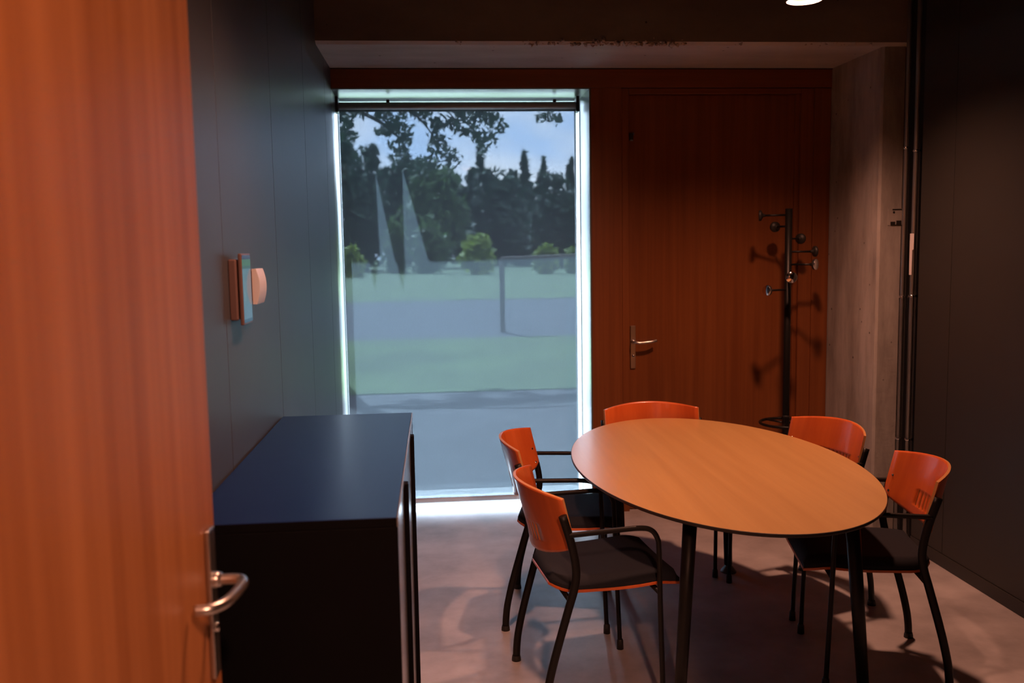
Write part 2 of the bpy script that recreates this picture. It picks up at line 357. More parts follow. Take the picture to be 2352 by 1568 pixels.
# ---- concrete beam with chamfered, broken lower edge
bm = bmesh.new()
prof = [(YBEAM, ZC), (YBEAM, ZSOF + 0.012), (YBEAM + 0.022, ZSOF - 0.002), (5.93, ZSOF + 0.012), (5.93, ZC)]
va = [bm.verts.new((XL - 0.02, y, z)) for y, z in prof]; vb = [bm.verts.new((XR + 0.2, y, z)) for y, z in prof]
for i in range(5): bm.faces.new((va[i], va[(i + 1) % 5], vb[(i + 1) % 5], vb[i]))
bm.faces.new(va); bm.faces.new(list(reversed(vb)))
bmesh.ops.recalc_face_normals(bm, faces=bm.faces[:])
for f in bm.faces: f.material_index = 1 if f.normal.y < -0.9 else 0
beam = struct(mesh_obj('ceiling_beam', bm, [M['beam'], M['beam_shade']]), 'deep concrete beam with a broken lower edge above the window wall')
def rubble(x0, x1, n, rmax, parent, seedv, name='broken_edge'):
    rnd = random.Random(seedv); bm = bmesh.new()
    for i in range(n):
        x = x0 + (x1 - x0) * (i + rnd.random()) / n
        r = rmax * (0.35 + 0.65 * rnd.random())
        mat = Matrix.Translation((x, YBEAM + 0.012 + rnd.uniform(-0.006, 0.010), ZSOF + 0.004 + rnd.uniform(-0.004, 0.014))) @ Matrix.Rotation(rnd.uniform(0, 6), 4, (rnd.random(), rnd.random(), 1)) @ Matrix.Diagonal((r * rnd.uniform(0.9, 1.7), r * 0.75, r * rnd.uniform(0.5, 0.8), 1))
        g = bmesh.ops.create_icosphere(bm, subdivisions=1, radius=1.0, matrix=mat)
        for v in g['verts']: v.co += Vector((rnd.uniform(-1, 1), rnd.uniform(-1, 1), rnd.uniform(-1, 1))) * r * 0.25
    o = mesh_obj(name, bm, M['rubble'], parent); o['kind'] = 'stuff'; return o
xa, xb = at_y(1203, 98, YBEAM).x, at_y(1578, 98, YBEAM).x
rubble(xa, xb, 90, 0.017, beam, 3)
rubble(at_y(1340, 98, YBEAM).x, at_y(1560, 98, YBEAM).x, 40, 0.022, beam, 5)
rubble(at_y(1048, 98, YBEAM).x, at_y(1080, 98, YBEAM).x, 6, 0.013, beam, 8)
rubble(at_y(1685, 98, YBEAM).x, at_y(1712, 98, YBEAM).x, 5, 0.012, beam, 9)
rubble(at_y(1850, 100, YBEAM).x, at_y(2010, 100, YBEAM).x, 26, 0.013, beam, 10)

# ---- concrete column on the right
bm = bmesh.new()
c = 0.012
prof = [(XCOL, 5.93), (XCOL, YCOL + c), (XCOL + c, YCOL), (XR + 0.034, YCOL), (XR + 0.034, 4.86), (XR + 0.05, 4.86), (XR + 0.05, 5.93)]
va = [bm.verts.new((x, y, 0)) for x, y in prof]; vb = [bm.verts.new((x, y, ZSOF + 0.02)) for x, y in prof]
k = len(prof)
for i in range(k): bm.faces.new((va[i], va[(i + 1) % k], vb[(i + 1) % k], vb[i]))
bm.faces.new(va); bm.faces.new(list(reversed(vb)))
bmesh.ops.recalc_face_normals(bm, faces=bm.faces[:])
column = struct(mesh_obj('concrete_column', bm, M['concrete']), 'raw concrete column beside the wooden door')
p = at_y(2057, 498, YCOL)
bx = tag(empty('electrical_box', (p.x, YCOL, p.z)), 'small flush electrical box with dark knockouts in the concrete column', 'electrical box')
box('cover', -0.045, 0.040, -0.002, 0.004, -0.046, 0.046, M['concrete'], bx)
for nm, x0, x1, z0, z1 in (('slot', -0.02, 0.034, 0.038, 0.044), ('slot', -0.028, 0.040, -0.046, -0.042), ('knockout', -0.030, -0.004, -0.043, -0.026), ('knockout', 0.004, 0.032, -0.043, -0.020)):
    box(nm, x0, x1, -0.004, -0.001, z0, z1, M['dark'], bx)
lathe('screw_hole', [(0, 0.003), (0.006, 0.003), (0.006, 0)], (-0.012, -0.001, 0.026), (0, -1, 0), M['dark'], bx, 10)

# ---- wooden back wall: boards, window, door
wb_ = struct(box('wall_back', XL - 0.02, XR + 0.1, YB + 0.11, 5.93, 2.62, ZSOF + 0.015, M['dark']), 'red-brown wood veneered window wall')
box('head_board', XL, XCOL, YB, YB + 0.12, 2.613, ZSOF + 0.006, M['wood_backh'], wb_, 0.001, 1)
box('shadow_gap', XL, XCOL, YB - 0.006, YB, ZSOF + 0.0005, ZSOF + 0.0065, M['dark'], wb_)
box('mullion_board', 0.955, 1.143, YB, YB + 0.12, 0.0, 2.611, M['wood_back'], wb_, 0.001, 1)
box('outer_wall', 0.955, 1.17, YB + 0.12, 5.93, 0.0, 2.62, M['facade'], wb_)
box('outer_wall', 1.17, XR + 0.1, YB + 0.20, 5.93, 0.0, 2.62, M['facade'], wb_)
# door: architrave and leaf set back
d1 = struct(empty('door_1', (1.70, YB, 0)), 'red-brown wooden door with a steel lever in the window wall')
def dbox(name, x0, x1, y0, y1, z0, z1, mat, bev=0.0015): return box(name, x0 - 1.70, x1 - 1.70, y0 - YB, y1 - YB, z0, z1, mat, d1, bev, 1)
dbox('frame_jamb', 1.145, 1.186, YB + 0.006, YB + 0.13, 0, 2.609, M['wood_back'])
dbox('frame_jamb', 2.262, 2.345, YB + 0.012, YB + 0.13, 0, 2.609, M['wood_back'])
dbox('frame_jamb', 2.345, 2.450, YB + 0.002, YB + 0.13, 0, 2.609, M['wood_back'])
dbox('frame_stop', 2.236, 2.266, YB + 0.034, YB + 0.13, 0, 2.580, M['wood_back'])
dbox('frame_head', 1.188, 2.260, YB + 0.006, YB + 0.13, 2.578, 2.609, M['wood_backh'])
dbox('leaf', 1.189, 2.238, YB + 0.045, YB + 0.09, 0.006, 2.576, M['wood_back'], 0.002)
dbox('backing', 1.145, 2.45, YB + 0.131, YB + 0.19, 0, 2.62, M['dark'], 0)
yl = YB + 0.045
pl = at_y(1453.5, 800, yl)
hx = pl.x
plate = dbox('handle_plate', hx - 0.016, hx + 0.016, yl - 0.009, yl, 0.905, 1.172, M['steel'], 0.002)
lz = 1.072
bm = bmesh.new()
pts = [(hx - 1.70, yl - YB - 0.005, lz), (hx - 1.70, yl - YB - 0.042, lz), (hx - 1.70 + 0.012, yl - YB - 0.052, lz)] + [(hx - 1.70 + 0.14 * t, yl - YB - 0.053 - 0.004 * math.sin(3 * t) + 0.03 * max(0, t - 0.75), lz - 0.004 + 0.012 * t * t) for t in (0.2, 0.4, 0.6, 0.8, 0.92, 1.0)]
add_tube(bm, crom(pts, 4), 0.0085, 10)
lever = mesh_obj('lever', bm, M['steel'], plate); 
lathe('rosette', [(0, 0.012), (0.013, 0.012), (0.014, 0.0)], (hx - 1.70, yl - YB - 0.009, lz), (0, -1, 0), M['steel'], plate, 16)
lathe('lock_cylinder', [(0, 0.004), (0.009, 0.004), (0.010, 0.0)], (hx - 1.70, yl - YB - 0.009, 0.985), (0, -1, 0), M['chrome'], plate, 16)
box('keyhole', hx - 1.702, hx - 1.698, yl - YB - 0.0145, yl - YB - 0.012, 0.978, 0.990, M['dark'], plate)
q = at_y(1449, 315, yl)
ct = box('door_contact', q.x - 1.70 - 0.010, q.x - 1.70 + 0.012, yl - YB - 0.014, yl - YB, q.z - 0.022, q.z + 0.022, M['black_plastic'], d1, 0.002, 1)
box('screw_plate', q.x - 1.70 - 0.008, q.x - 1.70 + 0.010, yl - YB - 0.016, yl - YB - 0.013, q.z - 0.024, q.z - 0.016, M['alu'], ct)
box('magnet', q.x - 1.70 + 0.008, q.x - 1.70 + 0.018, yl - YB - 0.012, yl - YB, q.z + 0.012, q.z + 0.024, M['alu'], ct)

# window: lining, frame, glass
w1 = struct(empty('window_1', (0.19, YWIN, 0)), 'tall fixed window with light metal lining behind a roller blind')
def wbox(name, x0, x1, y0, y1, z0, z1, mat, bev=0.001): return box(name, x0 - 0.19, x1 - 0.19, y0 - YWIN, y1 - YWIN, z0, z1, mat, w1, bev, 1)
wbox('lining_side', 0.945, 0.955, YB + 0.001, YWIN, 0, 2.613, M['lining'])
wbox('lining_side', XL - 0.020, XL, YB + 0.004, YWIN, 0, 2.613, M['lining'])
wbox('lining_head', XL, 0.945, YB + 0.001, YWIN, 2.605, 2.615, M['lining'])
wbox('frame_post', XL - 0.03, XL + 0.006, YWIN, YWIN + 0.06, 0, 2.613, M['white_alu'])
wbox('frame_post', 0.939, 0.97, YWIN, YWIN + 0.06, 0, 2.613, M['white_alu'])
wbox('frame_rail', XL + 0.006, 0.939, YWIN, YWIN + 0.06, 2.590, 2.613, M['white_alu'])
wbox('frame_rail', XL + 0.006, 0.939, YWIN, YWIN + 0.06, -0.01, 0.016, M['white_alu'])
wbox('outer_jamb', XL - 0.03, XL - 0.001, YWIN + 0.061, 5.83, -0.02, 2.66, M['white_paint'])
wbox('outer_jamb', 0.946, 0.97, YWIN + 0.061, 6.00, -0.02, 2.66, M['white_paint'])
wbox('outer_sill', XL + 0.0, 0.945, YWIN + 0.061, 5.955, -0.03, 0.004, M['white_paint'])
wbox('sill', XL, 0.945, 5.715, YWIN, -0.02, 0.004, M['white_alu'])
wbox('glass', XL + 0.006, 0.939, YWIN + 0.030, YWIN + 0.038, 0.016, 2.590, M['glass'], 0)
# outside left jamb and added canopy, its edge cut to shade the blind
struct(box('wall_facade', XL - 0.7, XL - 0.2, 5.95, 6.0, -0.1, 3.6, M['facade']), 'grey outside wall left of the window')
CAN_Z = 2.95
pix = [(640, 607), (850, 604), (861, 668), (869, 606), (873, 590), (862, 395), (907, 598), (913, 610), (925, 668), (931, 606), (929, 590), (924, 388), (984, 599), (994, 602), (1150, 597), (1330, 589), (1500, 583)]
edge = []
for x, y in pix:
    B_ = at_y(x, y, 5.62); t = (CAN_Z - B_.z) / SUN_DIR.z
    edge.append(B_ + SUN_DIR * t)
bm = bmesh.new()
poly = [(p.x, p.y) for p in edge]
poly = [(poly[0][0] - 1.5, 5.9), (poly[0][0] - 1.5, poly[0][1])] + poly + [(poly[-1][0] + 2.0, poly[-1][1]), (poly[-1][0] + 2.0, 5.9)]
lo = [bm.verts.new((x, y, CAN_Z)) for x, y in poly]; hi = [bm.verts.new((x, y, CAN_Z + 0.01)) for x, y in poly]
bm.faces.new(lo); bm.faces.new(list(reversed(hi)))
for i in range(len(lo)): bm.faces.new((lo[i], lo[(i + 1) % len(lo)], hi[(i + 1) % len(lo)], hi[i]))
bmesh.ops.recalc_face_normals(bm, faces=bm.faces[:])
struct(mesh_obj('shade_canopy_1', bm, M['facade']), 'unseen added canopy, notched to shape the sunlight on the blind')

# ------------------------------------------------------------------ roller blind
YBL = 5.62
rb = tag(empty('roller_blind', (0.166, YBL, 0.0)), 'grey see-through roller blind lowered over the tall window', 'roller blind')
X0, X1 = -0.562 - 0.166, 0.897 - 0.166
bm = bmesh.new()
nx, nz = 24, 40
g = [[bm.verts.new((X0 + (X1 - X0) * i / nx, 0.0022 * math.sin(i * 0.9 + j * 0.25) * (1 - j / nz) , 0.075 + (2.52 - 0.075) * j / nz)) for i in range(nx + 1)] for j in range(nz + 1)]
for j in range(nz):
    for i in range(nx):
        f = bm.faces.new((g[j][i], g[j][i + 1], g[j + 1][i + 1], g[j + 1][i])); f.smooth = True
mesh_obj('screen_fabric', bm, M['blind'], rb)
lathe('roller_tube', [(0, 0), (0.029, 0), (0.029, X1 - X0), (0, X1 - X0)], (X0, 0.027, 2.540), (1, 0, 0), M['roller'], rb, 28)
box('bottom_bar', X0, X1, -0.012, 0.012, 0.048, 0.080, M['white_alu'], rb, 0.005, 3)
for s, x in ((-1, X0 - 0.012), (1, X1 + 0.012)):
    b_ = box('bracket', x - 0.010, x + 0.010, -0.008, 0.066, 2.505, 2.600, M['black_plastic'], rb, 0.003)
bm = bmesh.new()
for yy in (0.008, 0.046):
    for i in range(150):
        z = 2.50 - i * 0.0085
        bmesh.ops.create_icosphere(bm, subdivisions=1, radius=0.0024, matrix=Matrix.Translation((X1 + 0.008 + yy * 0.12, yy, z)))
ch = mesh_obj('bead_chain', bm, M['white_plastic'], rb); ch['kind'] = 'stuff'
for x in (-0.43, 0.60):
    box('clip', x - 0.010, x + 0.010, 0.010, 0.030, 2.566, 2.583, M['black_plastic'], rb, 0.002, 1)

# ------------------------------------------------------------------ open door in the foreground
XD, YE, YH = -0.430, 1.690, 0.755
d2 = struct(empty('door_2', (XD, YH, 0)), 'open orange-brown wooden door with steel lever in the foreground')
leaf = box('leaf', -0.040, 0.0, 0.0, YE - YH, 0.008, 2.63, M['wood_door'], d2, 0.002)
pw = YE - YH
pt = box('handle_plate', 0.0, 0.009, pw - 0.074, pw - 0.034, 0.872, 1.152, M['steel'], d2, 0.002)
hy = pw - 0.055
pts = [(0.004, hy, 1.055), (0.045, hy, 1.055), (0.060, hy - 0.006, 1.0545), (0.066, hy - 0.022, 1.054), (0.064, hy - 0.05, 1.053), (0.060, hy - 0.085, 1.053), (0.052, hy - 0.115, 1.053), (0.034, hy - 0.136, 1.053), (0.010, hy - 0.140, 1.053)]
tube('lever', crom(pts, 5), 0.0098, M['steel'], pt, 14)
lathe('rosette', [(0, 0.014), (0.013, 0.014), (0.015, 0.004), (0.015, 0)], (0.009, hy, 1.055), (1, 0, 0), M['steel'], pt, 20)
lathe('lock_cylinder', [(0, 0.006), (0.0085, 0.006), (0.009, 0.0)], (0.009, hy, 0.965), (1, 0, 0), M['chrome'], pt, 16)
lp = box('lock_faceplate', -0.030, -0.010, pw - 0.0005, pw + 0.002, 0.93, 1.15, M['steel'], d2)
for z in (0.35, 1.35, 2.30):
    lathe('hinge', [(0, 0), (0.009, 0), (0.009, 0.09), (0, 0.09)], (-0.006, -0.008, z), (0, 0, 1), M['steel'], d2, 14)

# ------------------------------------------------------------------ low black cabinet
cx0, cx1, cy0, cy1, cz = XL + 0.004, -0.098, 1.995, 3.335, 1.05
cb = tag(empty('storage_cabinet', (cx0, cy0, 0)), 'waist-high black metal storage cabinet against the blue-grey panel wall', 'cabinet')
W_, L_ = cx1 - cx0, cy1 - cy0
box('top', 0, W_ - 0.0045, 0, L_, cz - 0.022, cz, [M['cabinet'], M['cabinet_side']], cb, 0.002)
for p_ in cb.children[0].data.polygons: p_.material_index = 0 if p_.normal.z > 0.5 else 1  # only the upward face takes the painted blue sheen
box('front_edge', W_ - 0.004, W_, 0.001, L_ - 0.001, cz - 0.022, cz - 0.0005, M['cab_door'], cb, 0.001)
box('side_panel', 0, W_ - 0.002, 0.001, 0.020, 0.06, cz - 0.0225, M['cabinet_side'], cb, 0.002)
box('side_panel', 0, W_ - 0.002, L_ - 0.020, L_ - 0.001, 0.06, cz - 0.0225, M['cabinet'], cb, 0.002)
box('back_panel', 0, 0.010, 0.021, L_ - 0.021, 0.06, cz - 0.023, M['cabinet'], cb)
box('bottom', 0.011, W_ - 0.004, 0.021, L_ - 0.021, 0.06, 0.080, M['cabinet'], cb)
box('plinth', 0.03, W_ - 0.03, 0.03, L_ - 0.03, 0.012, 0.0595, M['cabinet'], cb)
for y0, y1 in ((0.022, L_ / 2 - 0.002), (L_ / 2 + 0.002, L_ - 0.022)):
    dr = box('door', W_ - 0.020, W_ - 0.003, y0, y1, 0.082, cz - 0.025, M['cab_door'], cb, 0.001, 1)
    yc = 0.405 if y0 < 0.1 else 1.045
    box('handle', W_ - 0.003, W_ + 0.010, yc, yc + 0.030, 0.082, cz - 0.028, M['cabinet_side'], dr, 0.002, 1)
for x, y in ((0.05, 0.05), (W_ - 0.03, 0.05), (0.05, L_ - 0.05), (W_ - 0.03, L_ - 0.05)):
    lathe('foot', [(0, 0), (0.018, 0), (0.018, 0.010), (0.008, 0.012), (0.008, 0.03)], (x, y, 0), (0, 0, 1), M['grey_plastic'], cb, 14)

# ------------------------------------------------------------------ wall devices
tb = tag(empty('wall_tablet', (XL, 2.655, 1.55)), 'upright touch tablet on a bracket on the panel wall above the black cabinet', 'tablet')
box('back_box', 0.0, 0.022, -0.075, 0.035, -0.085, 0.088, M['screen_body'], tb, 0.004)
body = box('body', 0.026, 0.036, -0.066, 0.058, -0.100, 0.104, M['screen_body'], tb, 0.003)
box('screen', 0.0360, 0.0368, -0.060, 0.052, -0.094, 0.099, M['screen'], body)
for o in tb.children: o.rotation_euler = (0, 0, 0)
rd = tag(empty('wall_reader', (XL, 2.79, 1.555)), 'pale card reader with a bulging cover on the panel wall beside the tablet', 'card reader')
box('back_box', 0.0, 0.036, -0.048, 0.045, -0.045, 0.048, M['screen_body'], rd, 0.003)
bm = bmesh.new()
n = 14; A = []
for j in range(n + 1):
    z = -0.053 + 0.106 * j / n; bul = 0.010 * (1 - (2 * j / n - 1) ** 2)
    A.append([bm.verts.new((x, y, z)) for x, y in ((0.034, -0.055), (0.046 + bul, -0.055), (0.046 + bul, 0.055), (0.034, 0.055))])
for j in range(n):
    for i in range(4): bm.faces.new((A[j][i], A[j][(i + 1) % 4], A[j + 1][(i + 1) % 4], A[j + 1][i]))
bm.faces.new(A[0]); bm.faces.new(list(reversed(A[-1]))); bmesh.ops.recalc_face_normals(bm, faces=bm.faces[:])
mesh_obj('cover', bm, M['white_plastic'], rd)

# ------------------------------------------------------------------ conduits
def conduit(px_top, Xp, Yp, clips, label, lab=None):
    e = tag(empty('conduit_pipe', (Xp, Yp, 0)), label, 'pipe', 'vertical conduits beside the column')
    tube('pipe', [(0, 0, 0.0), (0, 0, ZSOF), (0, 0, ZC)], 0.0125, M['pipe'], e, 14)
    for z in clips:
        cl = lathe('clip', [(0.0127, 0), (0.0165, 0.001), (0.0165, 0.011), (0.0127, 0.012)], (0, 0, z - 0.006), (0, 0, 1), M['chrome'], e, 16)
        box('clip_base', 0.010, XR + 0.046 - Xp, -0.010, 0.010, z - 0.006, z + 0.006, M['chrome'], cl)
    if lab:
        bm = bmesh.new(); pr_ = []
        for k in range(9):
            a = math.radians(150 + 18 * k) ; pr_.append((0.0130 * math.cos(a), 0.0130 * math.sin(a)))
        pr_ = [(-0.0135, -0.024 + 0.0)] + [(-0.0135, -0.006)] + [(-0.0135, 0.016)]
        z0, z1 = lab; zm = z0 + (z1 - z0) * 0.6
        pts = [(-0.0138, 0.0125, z0), (-0.0138, -0.0125, z0), (-0.0138, -0.0135, zm), (-0.0138, -0.0265, zm + 0.004), (-0.0138, -0.0265, z1), (-0.0138, 0.0125, z1)]
        a_ = [bm.verts.new(p) for p in pts]; b_ = [bm.verts.new((x + 0.0008, y, z)) for x, y, z in pts]
        bm.faces.new(a_); bm.faces.new(list(reversed(b_)))
        for i in range(6): bm.faces.new((a_[i], a_[(i + 1) % 6], b_[(i + 1) % 6], b_[i]))
        bmesh.ops.recalc_face_normals(bm, faces=bm.faces[:])
        o = mesh_obj('paper_label', bm, M['paper'], e); o['label'] = 'torn white paper label on the conduit'
    return e
conduit(None, 2.548, 4.690, (0.575, 1.362, 2.165), 'slim grey conduit pipe standing close beside the concrete column')
conduit(None, 2.548, 4.590, (0.590, 1.372, 2.140), 'slim grey conduit pipe with a torn white label, next to the dark wall panel', (1.485, 1.705))

# ------------------------------------------------------------------ oval table
TX, TY, TA, TB, TZ = 1.157, 3.658, 0.588, 0.994, 0.74
tab = tag(empty('oval_table', (TX, TY, 0)), 'oval beech-topped meeting table with black edge and round black legs', 'table')
bm = bmesh.new(); N = 128
def ell(s, z): return [bm.verts.new(((TA - s) * math.cos(2 * math.pi * i / N), (TB - s) * math.sin(2 * math.pi * i / N), z)) for i in range(N)]
top = ell(0.0025, TZ)
f = bm.faces.new(top); f.material_index = 0
rr = [top, ell(0.0006, TZ - 0.0008), ell(0.0, TZ - 0.003), ell(0.0, TZ - 0.009), ell(0.006, TZ - 0.014), ell(0.03, TZ - 0.020)]
for a, b in zip(rr, rr[1:]):
    for i in range(N):
        f = bm.faces.new((a[i], b[i], b[(i + 1) % N], a[(i + 1) % N])); f.material_index = 1
f = bm.faces.new(list(reversed(rr[-1]))); f.material_index = 1
bmesh.ops.recalc_face_normals(bm, faces=bm.faces[:])
mesh_obj('tabletop', bm, [M['wood_table'], M['table_edge']], tab)
zt = TZ - 0.020
for s in (-1, 1):
    box('frame_rail', s * 0.27 - 0.015, s * 0.27 + 0.015, -0.66, 0.50, zt - 0.032, zt - 0.0005, M['black_metal'], tab, 0.002)
for y in (-0.66, 0.47):
    box('cross_rail', -0.254, 0.254, y, y + 0.03, zt - 0.032, zt - 0.0005, M['black_metal'], tab, 0.002)
legs = [((-0.292, -0.688), (-0.340, -0.720)), ((0.292, -0.688), (0.340, -0.720)), ((0.268, 0.620), (0.297, 0.650)), ((-0.335, 0.620), (-0.362, 0.650))]
for (tx, ty), (fx, fy) in legs:
    z0 = 0.040; v = Vector((tx - fx, ty - fy, zt))
    L0 = Vector((fx, fy, 0)) + v * (z0 / zt); L1 = Vector((tx, ty, zt - 0.001))
    lg = tube('leg', [L0, L0.lerp(L1, 0.5), L1], [0.0205, 0.0235, 0.0255], M['black_metal'], tab, 20)
    lathe('foot', [(0, 0), (0.040, 0), (0.040, 0.006), (0.018, 0.034), (0.012, 0.042)], (fx, fy, 0), (0, 0, 1), M['grey_plastic'], lg, 20)

# ------------------------------------------------------------------ chairs
def back_point(u, v):
    """u -1..1 across, v 0 bottom .. 1 top: point on the front face of the curved back"""
    y = u * (0.249 + 0.003 * v)
    a = abs(y); ks = ((0, 0.560), (0.07, 0.564), (0.13, 0.574), (0.20, 0.596), (0.235, 0.614), (0.253, 0.638))
    for (a0, z0), (a1, z1) in zip(ks, ks[1:]):
        if a <= a1 or a1 == 0.253: zb = z0 + (z1 - z0) * (a - a0) / (a1 - a0); break
    zt = 0.822 - 0.022 * (a / 0.252) ** 2
    z = zb + (zt - zb) * v
    x = -0.036 + 0.26 * (0.822 - z) + 0.104 * (y / 0.252) ** 2 - 0.10 * max(0, 0.62 - z)
    return Vector((x, y, z))
def make_chair():
    root = empty('armchair')
    # curved plywood back, with slots
    us = sorted(set([-1 + 2 * i / 24 for i in range(25)]))
    slots = [(0.0245 * k - 0.0030, 0.0245 * k + 0.0030) for k in range(-4, 5)]
    rows = [i / 22 for i in range(23)]
    vs0, vs1 = 0.17, 0.42
    rows = sorted(set([r for r in rows if abs(r - vs0) > 0.02 and abs(r - vs1) > 0.02] + [vs0, vs1]))
    # columns as y-offsets in the slot zone: fixed fractions of the local half width at the slot height
    wref = 0.250
    cols = [u for u in us if abs(u) > 0.45] + [s / wref for ab in slots for s in ab]
    cols = sorted(set(cols))
    bm = bmesh.new(); G = [[bm.verts.new(back_point(u, v)) for u in cols] for v in rows]
    for j in range(len(rows) - 1):
        for i in range(len(cols) - 1):
            um = (cols[i] + cols[i + 1]) / 2 * wref; vm = (rows[j] + rows[j + 1]) / 2
            if vs0 < vm < vs1 and any(a < um < b for a, b in slots): continue
            f = bm.faces.new((G[j][i], G[j][i + 1], G[j + 1][i + 1], G[j + 1][i])); f.smooth = True
    bmesh.ops.recalc_face_normals(bm, faces=bm.faces[:])
    if sum((f.normal.x for f in bm.faces)) > 0:
        pass
    else: bmesh.ops.reverse_faces(bm, faces=bm.faces[:])
    fr = bm.faces[:]
    # second skin behind
    gm = bmesh.ops.duplicate(bm, geom=fr)
    vmap = {}
    T = 0.0095
    bm.normal_update()
    orig = {v: v.normal.copy() for f in fr for v in f.verts}
    for k_, v_ in list(gm['vert_map'].items()):
        if k_ in orig: vmap[k_] = v_
    for a, b in vmap.items(): b.co = a.co - orig[a] * T
    newf = [g_ for g_ in gm['geom'] if isinstance(g_, bmesh.types.BMFace)]
    bound = [e for f in fr for e in f.edges if len([x for x in e.link_faces if x in set(fr)]) == 1] if False else [e for e in bm.edges if len(e.link_faces) == 1 and all(v in vmap for v in e.verts)]
    bmesh.ops.reverse_faces(bm, faces=newf)
    for e in bound:
        f0 = e.link_faces[0]; a, b = e.verts
        lp_ = [v for v in f0.verts]; ia = lp_.index(a)
        if lp_[(ia + 1) % len(lp_)] != b: a, b = b, a
        f = bm.faces.new((b, a, vmap[a], vmap[b])); f.material_index = 1
    mesh_obj('backrest', bm, [M['ply_back'], M['ply_edge']], root)
    bk = root.children[0]
    for s in (-1, 1):
        for v in (0.46, 0.12):
            p = back_point(s * 0.93, v); p2 = back_point(s * 0.93, v + 0.01); p3 = back_point(s * 0.91, v)
            nrm = (p2 - p).cross(p3 - p); nrm.normalize()
            if nrm.x < 0: nrm = -nrm
            lathe('screw', [(0, 0.0030), (0.0035, 0.0022), (0.0055, 0.0)], p, nrm, M['chrome'], bk, 10)
    # seat: plywood shell and black pad
    xs = [0.045 + (0.520 - 0.045) * i / 26 for i in range(27)]
    def halfw(x):
        w = 0.205 + 0.020 * min(1, (x - 0.045) / 0.30)
        if x < 0.145: t = (0.145 - x) / 0.100; w *= math.sqrt(max(0.0, 1 - (0.80 * t) ** 2.2)) 
        if x > 0.455: t = (x - 0.455) / 0.065; w *= 1 - 0.10 * t ** 2
        return w
    def zseat(x):
        z = 0.452 + 0.014 * max(0, (x - 0.22) / 0.24) ** 2
        if x > 0.42: z -= 0.028 * ((x - 0.42) / 0.10) ** 1.6
        if x < 0.12: z += 0.010 * ((0.12 - x) / 0.08) ** 2
        return z
    def slab(t0, t1, inset, dome, mat, name):
        bm = bmesh.new(); nu = 16; top_, bot_ = [], []
        for x in xs:
            xx = min(max(x, 0.045 + inset), 0.520 - inset * 0.5); w = max(0.02, halfw(xx) - inset); a, b = [], []
            for i in range(nu + 1):
                u = -1 + 2 * i / nu
                e_ = min((1 - abs(u)) * w, xx - 0.045 - inset, (0.520 - inset * 0.5 - xx)) 
                rr_ = 1 - max(0.0, 1 - e_ / 0.020) ** 2.4 if dome else 1.0
                dish = (0.006 * (1 - u * u)) if dome else 0.0
                b.append(bm.verts.new((xx, u * w, zseat(xx) + t0)))
                a.append(bm.verts.new((xx, u * w, zseat(xx) + t0 + (t1 - t0) * (0.35 + 0.65 * rr_ if dome else 1.0) - dish * rr_)))
            top_.append(a); bot_.append(b)
        for j in range(len(xs) - 1):
            for i in range(nu):
                f = bm.faces.new((top_[j][i], top_[j + 1][i], top_[j + 1][i + 1], top_[j][i + 1])); f.smooth = True
                f = bm.faces.new((bot_[j][i], bot_[j][i + 1], bot_[j + 1][i + 1], bot_[j + 1][i])); f.smooth = True
        for j in range(len(xs) - 1):
            for i in (0, nu): bm.faces.new((top_[j][i], bot_[j][i], bot_[j + 1][i], top_[j + 1][i]))
        for i in range(nu):
            for j in (0, len(xs) - 1): bm.faces.new((top_[j][i], top_[j][i + 1], bot_[j][i + 1], bot_[j][i]))
        bmesh.ops.recalc_face_normals(bm, faces=bm.faces[:])
        return mesh_obj(name, bm, mat, root)
    slab(-0.009, 0.0, 0.0, False, M['ply_edge'] if False else M['ply_back'], 'seat_shell')
    slab(0.0005, 0.040, 0.004, True, M['fabric'], 'seat_pad')
    # frame
    for s in (-1, 1):
        y0, y1 = 0.244 * s, 0.262 * s
        path = [(0.0, y0, 0.004), (0.003, y0, 0.06), (0.012, 0.246 * s, 0.125), (0.038, 0.249 * s, 0.235), (0.085, 0.253 * s, 0.40), (0.108, 0.255 * s, 0.480), (0.114, 0.256 * s, 0.545), (0.098, 0.258 * s, 0.635), (0.066, y1, 0.742)]
        lg = tube('rear_leg', crom(path, 5), 0.0105, M['black_metal'], root, 14, ry=0.0150, side=(0, 1, 0))
        lathe('foot_cap', [(0, 0), (0.019, 0), (0.018, 0.012), (0.0155, 0.022)], (0.0, y0, 0), (0, 0, 1), M['black_plastic'], lg, 16)
        path = [(0.086, y1, 0.672), (0.12, 0.262 * s, 0.672), (0.25, 0.257 * s, 0.674), (0.345, 0.254 * s, 0.674), (0.390, 0.253 * s, 0.663), (0.414, 0.252 * s, 0.630), (0.420, 0.252 * s, 0.58), (0.427, 0.249 * s, 0.35), (0.436, 0.245 * s, 0.12), (0.440, 0.243 * s, 0.004)]
        lg = tube('arm_and_front_leg', crom(path, 6), 0.0095, M['black_metal'], root, 14)
        lathe('foot_cap', [(0, 0), (0.0145, 0), (0.0135, 0.035), (0.0105, 0.042)], (0.440, 0.243 * s, 0), (0, 0, 1), M['black_plastic'], lg, 14)
    for x, z in ((0.098, 0.425), (0.4245, 0.430)):
        tube('crossbar', [(x, -0.252, z), (x, 0.0, z), (x, 0.252, z)], 0.0095, M['black_metal'], root, 12)
    for x in (0.13, 0.36):
        for y in (-0.15, 0.15):
            lathe('seat_bumper', [(0, 0), (0.014, 0.002), (0.016, 0.010), (0.016, 0.018), (0, 0.020)], (x, y, 0.4245), (0, 0, 1), M['black_plastic'], root, 12)
    return root
